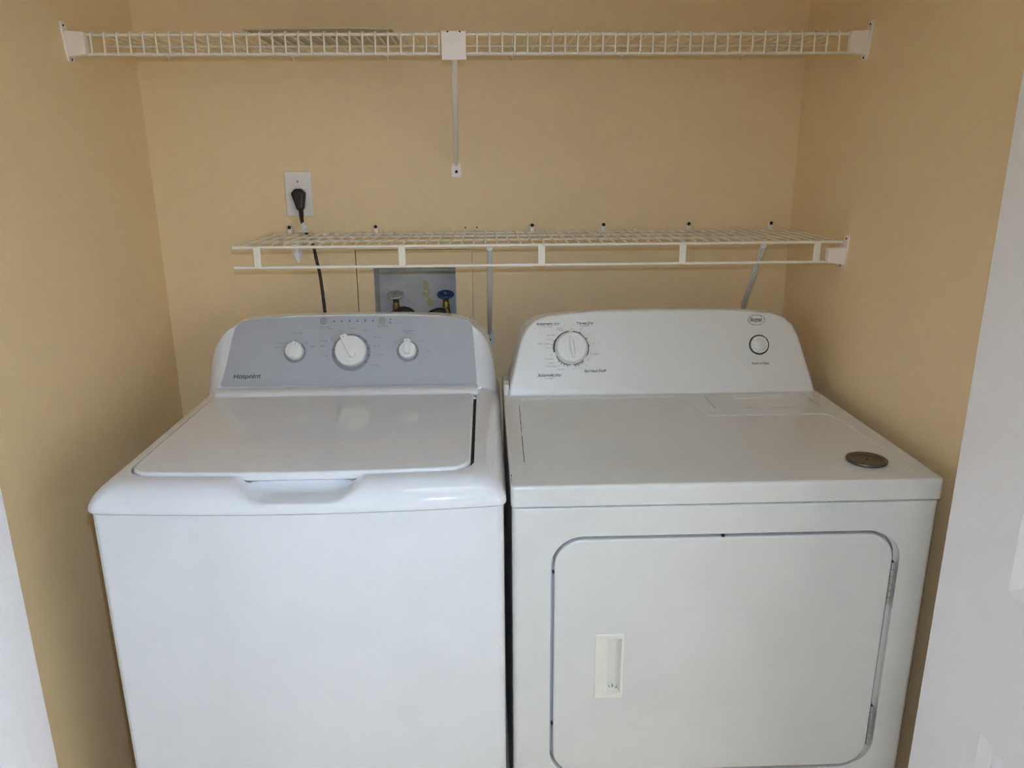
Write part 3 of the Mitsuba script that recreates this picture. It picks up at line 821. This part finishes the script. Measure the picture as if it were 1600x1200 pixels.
# ------------------------------------------------------------------ power outlet, plug and cord
outlet = thing('wall_outlet', 'white single power outlet plate on the back wall above the washing machine', 'outlet')
OX, OZ = -.4882, 1.3637
part(outlet, 'cover_plate', rbox(OX - .035, OX + .035, -.0062, -.0002, OZ - .0572, OZ + .0572, .0030), 'm_plate', 30)
part(outlet, 'receptacle', moved(lathe([(0, 0), (.0205, 0), (.0202, .0014), (.0192, .0018), (0, .0018)], 40), frame((OX, -.0060, OZ), (1, 0, 0), (0, 0, 1))), 'm_plate', 40)
part(outlet, 'screw', moved(lathe([(0, 0), (.0032, 0), (.0030, .0010), (0, .0014)], 16), frame((OX - .0005, -.0060, OZ + .0310), (1, 0, 0), (0, 0, 1))), 'm_screw', 40)
cord = thing('power_cord', 'black power cord with its plug in the wall outlet, hanging down behind the lower shelf', 'power cord')
plug = cat(fat_hull([(x, y, 1.3635) for x in (-.4950, -.4750) for y in (-.016, -.026)] + [(x, y, 1.3695) for x in (-.4900, -.4800) for y in (-.018, -.025)] + [(x, y, 1.3310) for x in (-.4840, -.4795) for y in (-.021, -.030)], .0082),
           fat_hull([(-.4825, -.027, 1.3300), (-.4805, -.027, 1.3300), (-.4785, -.035, 1.3080)], .0058), fat_hull([(-.4785, -.035, 1.3080), (-.4770, -.040, 1.2960)], .0048))
part(cord, 'plug', plug, 'm_black', 40)
cp = spline([(-.4818, -.034, 1.326), (-.4780, -.042, 1.302), (-.4720, -.050, 1.285), (-.4600, -.058, 1.2560), (-.4476, -.066, 1.2345), (-.4400, -.072, 1.1960), (-.4325, -.080, 1.160), (-.4260, -.092, 1.100), (-.4200, -.110, 1.040), (-.4150, -.125, .94), (-.41, -.13, .80), (-.40, -.14, .55)], 70)
part(cord, 'cord', tube(cp, [.0041] * len(cp), 12), 'm_black', 60)
# the paper tag tied round the cord, hanging through the wires
tp = [(-.497, 1.2585), (-.472, 1.2585), (-.4700, 1.240), (-.4740, 1.215), (-.4830, 1.193), (-.4870, 1.192), (-.4980, 1.222), (-.4990, 1.250)]
tg = extr(Polygon(tp).buffer(-.002).buffer(.002), .0007, frame((0, -.076, 0), (1, 0, 0), (0, 0, 1)))
tg = tg.subdivide().subdivide().subdivide()
v = np.array(tg.vertices)
v[:, 1] += .004 * np.cos((v[:, 0] + .484) * 160) - .003
tg.vertices = v
part(cord, 'tag', tg, 'm_tag', 40, label='white paper tag hanging from the cord')
rng = np.random.default_rng(7)
bl = trimesh.creation.icosphere(subdivisions=3)
v = np.array(bl.vertices)
v = v * (0.72 + .55 * meshkit.fbm(v * 2.2 + 5, 3, 2)[:, None])
v = v * [.0085, .007, .0125] + [-.4690, -.055, 1.2830]
v2 = np.array(bl.vertices)
v2 = v2 * (0.7 + .6 * meshkit.fbm(v2 * 2.0 + 9, 3, 5)[:, None]) * [.017, .011, .0032] + [-.4700, -.060, 1.2715]
part(cord, 'tag_wrap', cat(trimesh.Trimesh(v, bl.faces, process=False), trimesh.Trimesh(v2, bl.faces, process=False)), 'm_tag', False, label='crumpled clear plastic wrap round the cord')

# ------------------------------------------------------------------ washer outlet box in the wall
ob = thing('outlet_box', 'grey recessed water outlet box in the wall behind the washing machine', 'outlet box')
bt = .0016
D_ = .094
part(ob, 'back_plate', cbox(BX0, BX1, D_ - .002, D_, BZ0, BZ1), 'm_outlet_box', False)
part(ob, 'side_plate', cbox(BX0, BX0 + bt, -.0012, D_, BZ0, BZ1), 'm_outlet_box', False)
part(ob, 'side_plate', cbox(BX1 - bt, BX1, -.0012, D_, BZ0, BZ1), 'm_outlet_box', False)
part(ob, 'top_plate', cbox(BX0, BX1, -.0012, D_, BZ1 - bt, BZ1), 'm_outlet_box', False)
part(ob, 'bottom_plate', cbox(BX0, BX1, -.0012, D_, BZ0, BZ0 + bt), 'm_outlet_box', False)
fl = sbox(-.3500, .9005, -.0395, 1.2155).difference(sbox(BX0, BZ0, BX1, BZ1))
fk = part(ob, 'flange', extr(fl, .0125, frame((0, .0110, 0), (1, 0, 0), (0, 0, 1))), 'm_wall', False, label='flat frame painted beige like the wall')


def valve(x, y, name_label, wheel_mat):
    k = thing('water_valve', name_label, 'valve')
    tiltm = trimesh.transformations.rotation_matrix(math.radians(17), [1, 0, 0])
    M = frame((x, y, 1.0880), (1, 0, 0), (0, 1, 0)) @ tiltm
    part(k, 'body', cat(tube([(x, y + .006, 1.022), (x, y + .006, 1.046), (x, y + .005, 1.058), (x, y + .003, 1.069)], [.0085, .0105, .0105, .0080], 20), tube([(x, y + .006, 1.040), (x, D_ - .003, 1.040)], .009, 16)), 'm_brass', 40)
    part(k, 'bonnet', moved(lathe([(0, -.024), (.0085, -.024), (.0085, -.014), (.006, -.012), (.0035, -.010), (.0032, 0), (0, 0)], 6 * 4), M), 'm_green' if wheel_mat == 'm_silver' else 'm_brass', 30)
    lob = Polygon([((.0205 + .0022 * math.cos(6 * t)) * math.cos(t), (.0205 + .0022 * math.cos(6 * t)) * math.sin(t)) for t in np.linspace(0, 2 * math.pi, 96, endpoint=False)])
    for i in range(6):
        a = math.radians(60 * i + 30)
        lob = lob.difference(Point(.0128 * math.cos(a), .0128 * math.sin(a)).buffer(.0036))
    wheel = extr(lob, .0055, M, -.001)
    rim = tube([M[:3, :3] @ np.array([.0208 * math.cos(t), .0208 * math.sin(t), .002]) + M[:3, 3] for t in np.linspace(0, 2 * math.pi, 49)], .0030, 8)
    w_ = part(k, 'handwheel', cat(wheel, rim), wheel_mat, 35)
    part(w_, 'screw', moved(lathe([(0, .0045), (.0042, .0045), (.0036, .0072), (0, .0076)], 16), M), 'm_steel', 40)
    return k


valve(-.2535, .030, 'water valve with a pale metal handwheel in the outlet box', 'm_silver')
valve(-.1155, .030, 'water valve with a blue handwheel in the outlet box', 'm_blue')


def hose(label, pts, coup, r=.0125):
    k = thing('water_hose', label, 'hose')
    part(k, 'tube', tube(spline(pts, 48), r, 16), 'm_hose', 60)
    part(k, 'coupling', tube(coup, [.0125, .0140, .0140, .0125], 18), 'm_brass', 40)


hose('black water hose arching up from the valve with the pale handwheel', [(-.2510, .006, 1.0380), (-.2430, -.006, 1.0450), (-.2260, -.014, 1.0520), (-.2080, -.018, 1.0430), (-.1990, -.019, 1.015), (-.1970, -.019, .97), (-.198, -.019, .92)],
     [(-.2565, .030, 1.0365), (-.2555, .022, 1.0370), (-.2540, .012, 1.0375), (-.2525, .006, 1.0380)], .0130)
hose('black water hose running sideways from the valve with the blue handwheel', [(-.1200, .006, 1.0440), (-.1330, .000, 1.0475), (-.1530, -.006, 1.0410), (-.1700, -.013, 1.026), (-.1780, -.017, .99), (-.168, -.0175, .96), (-.150, -.0175, .92)],
     [(-.1150, .030, 1.0410), (-.1158, .022, 1.0420), (-.1170, .013, 1.0430), (-.1188, .006, 1.0438)], .0105)
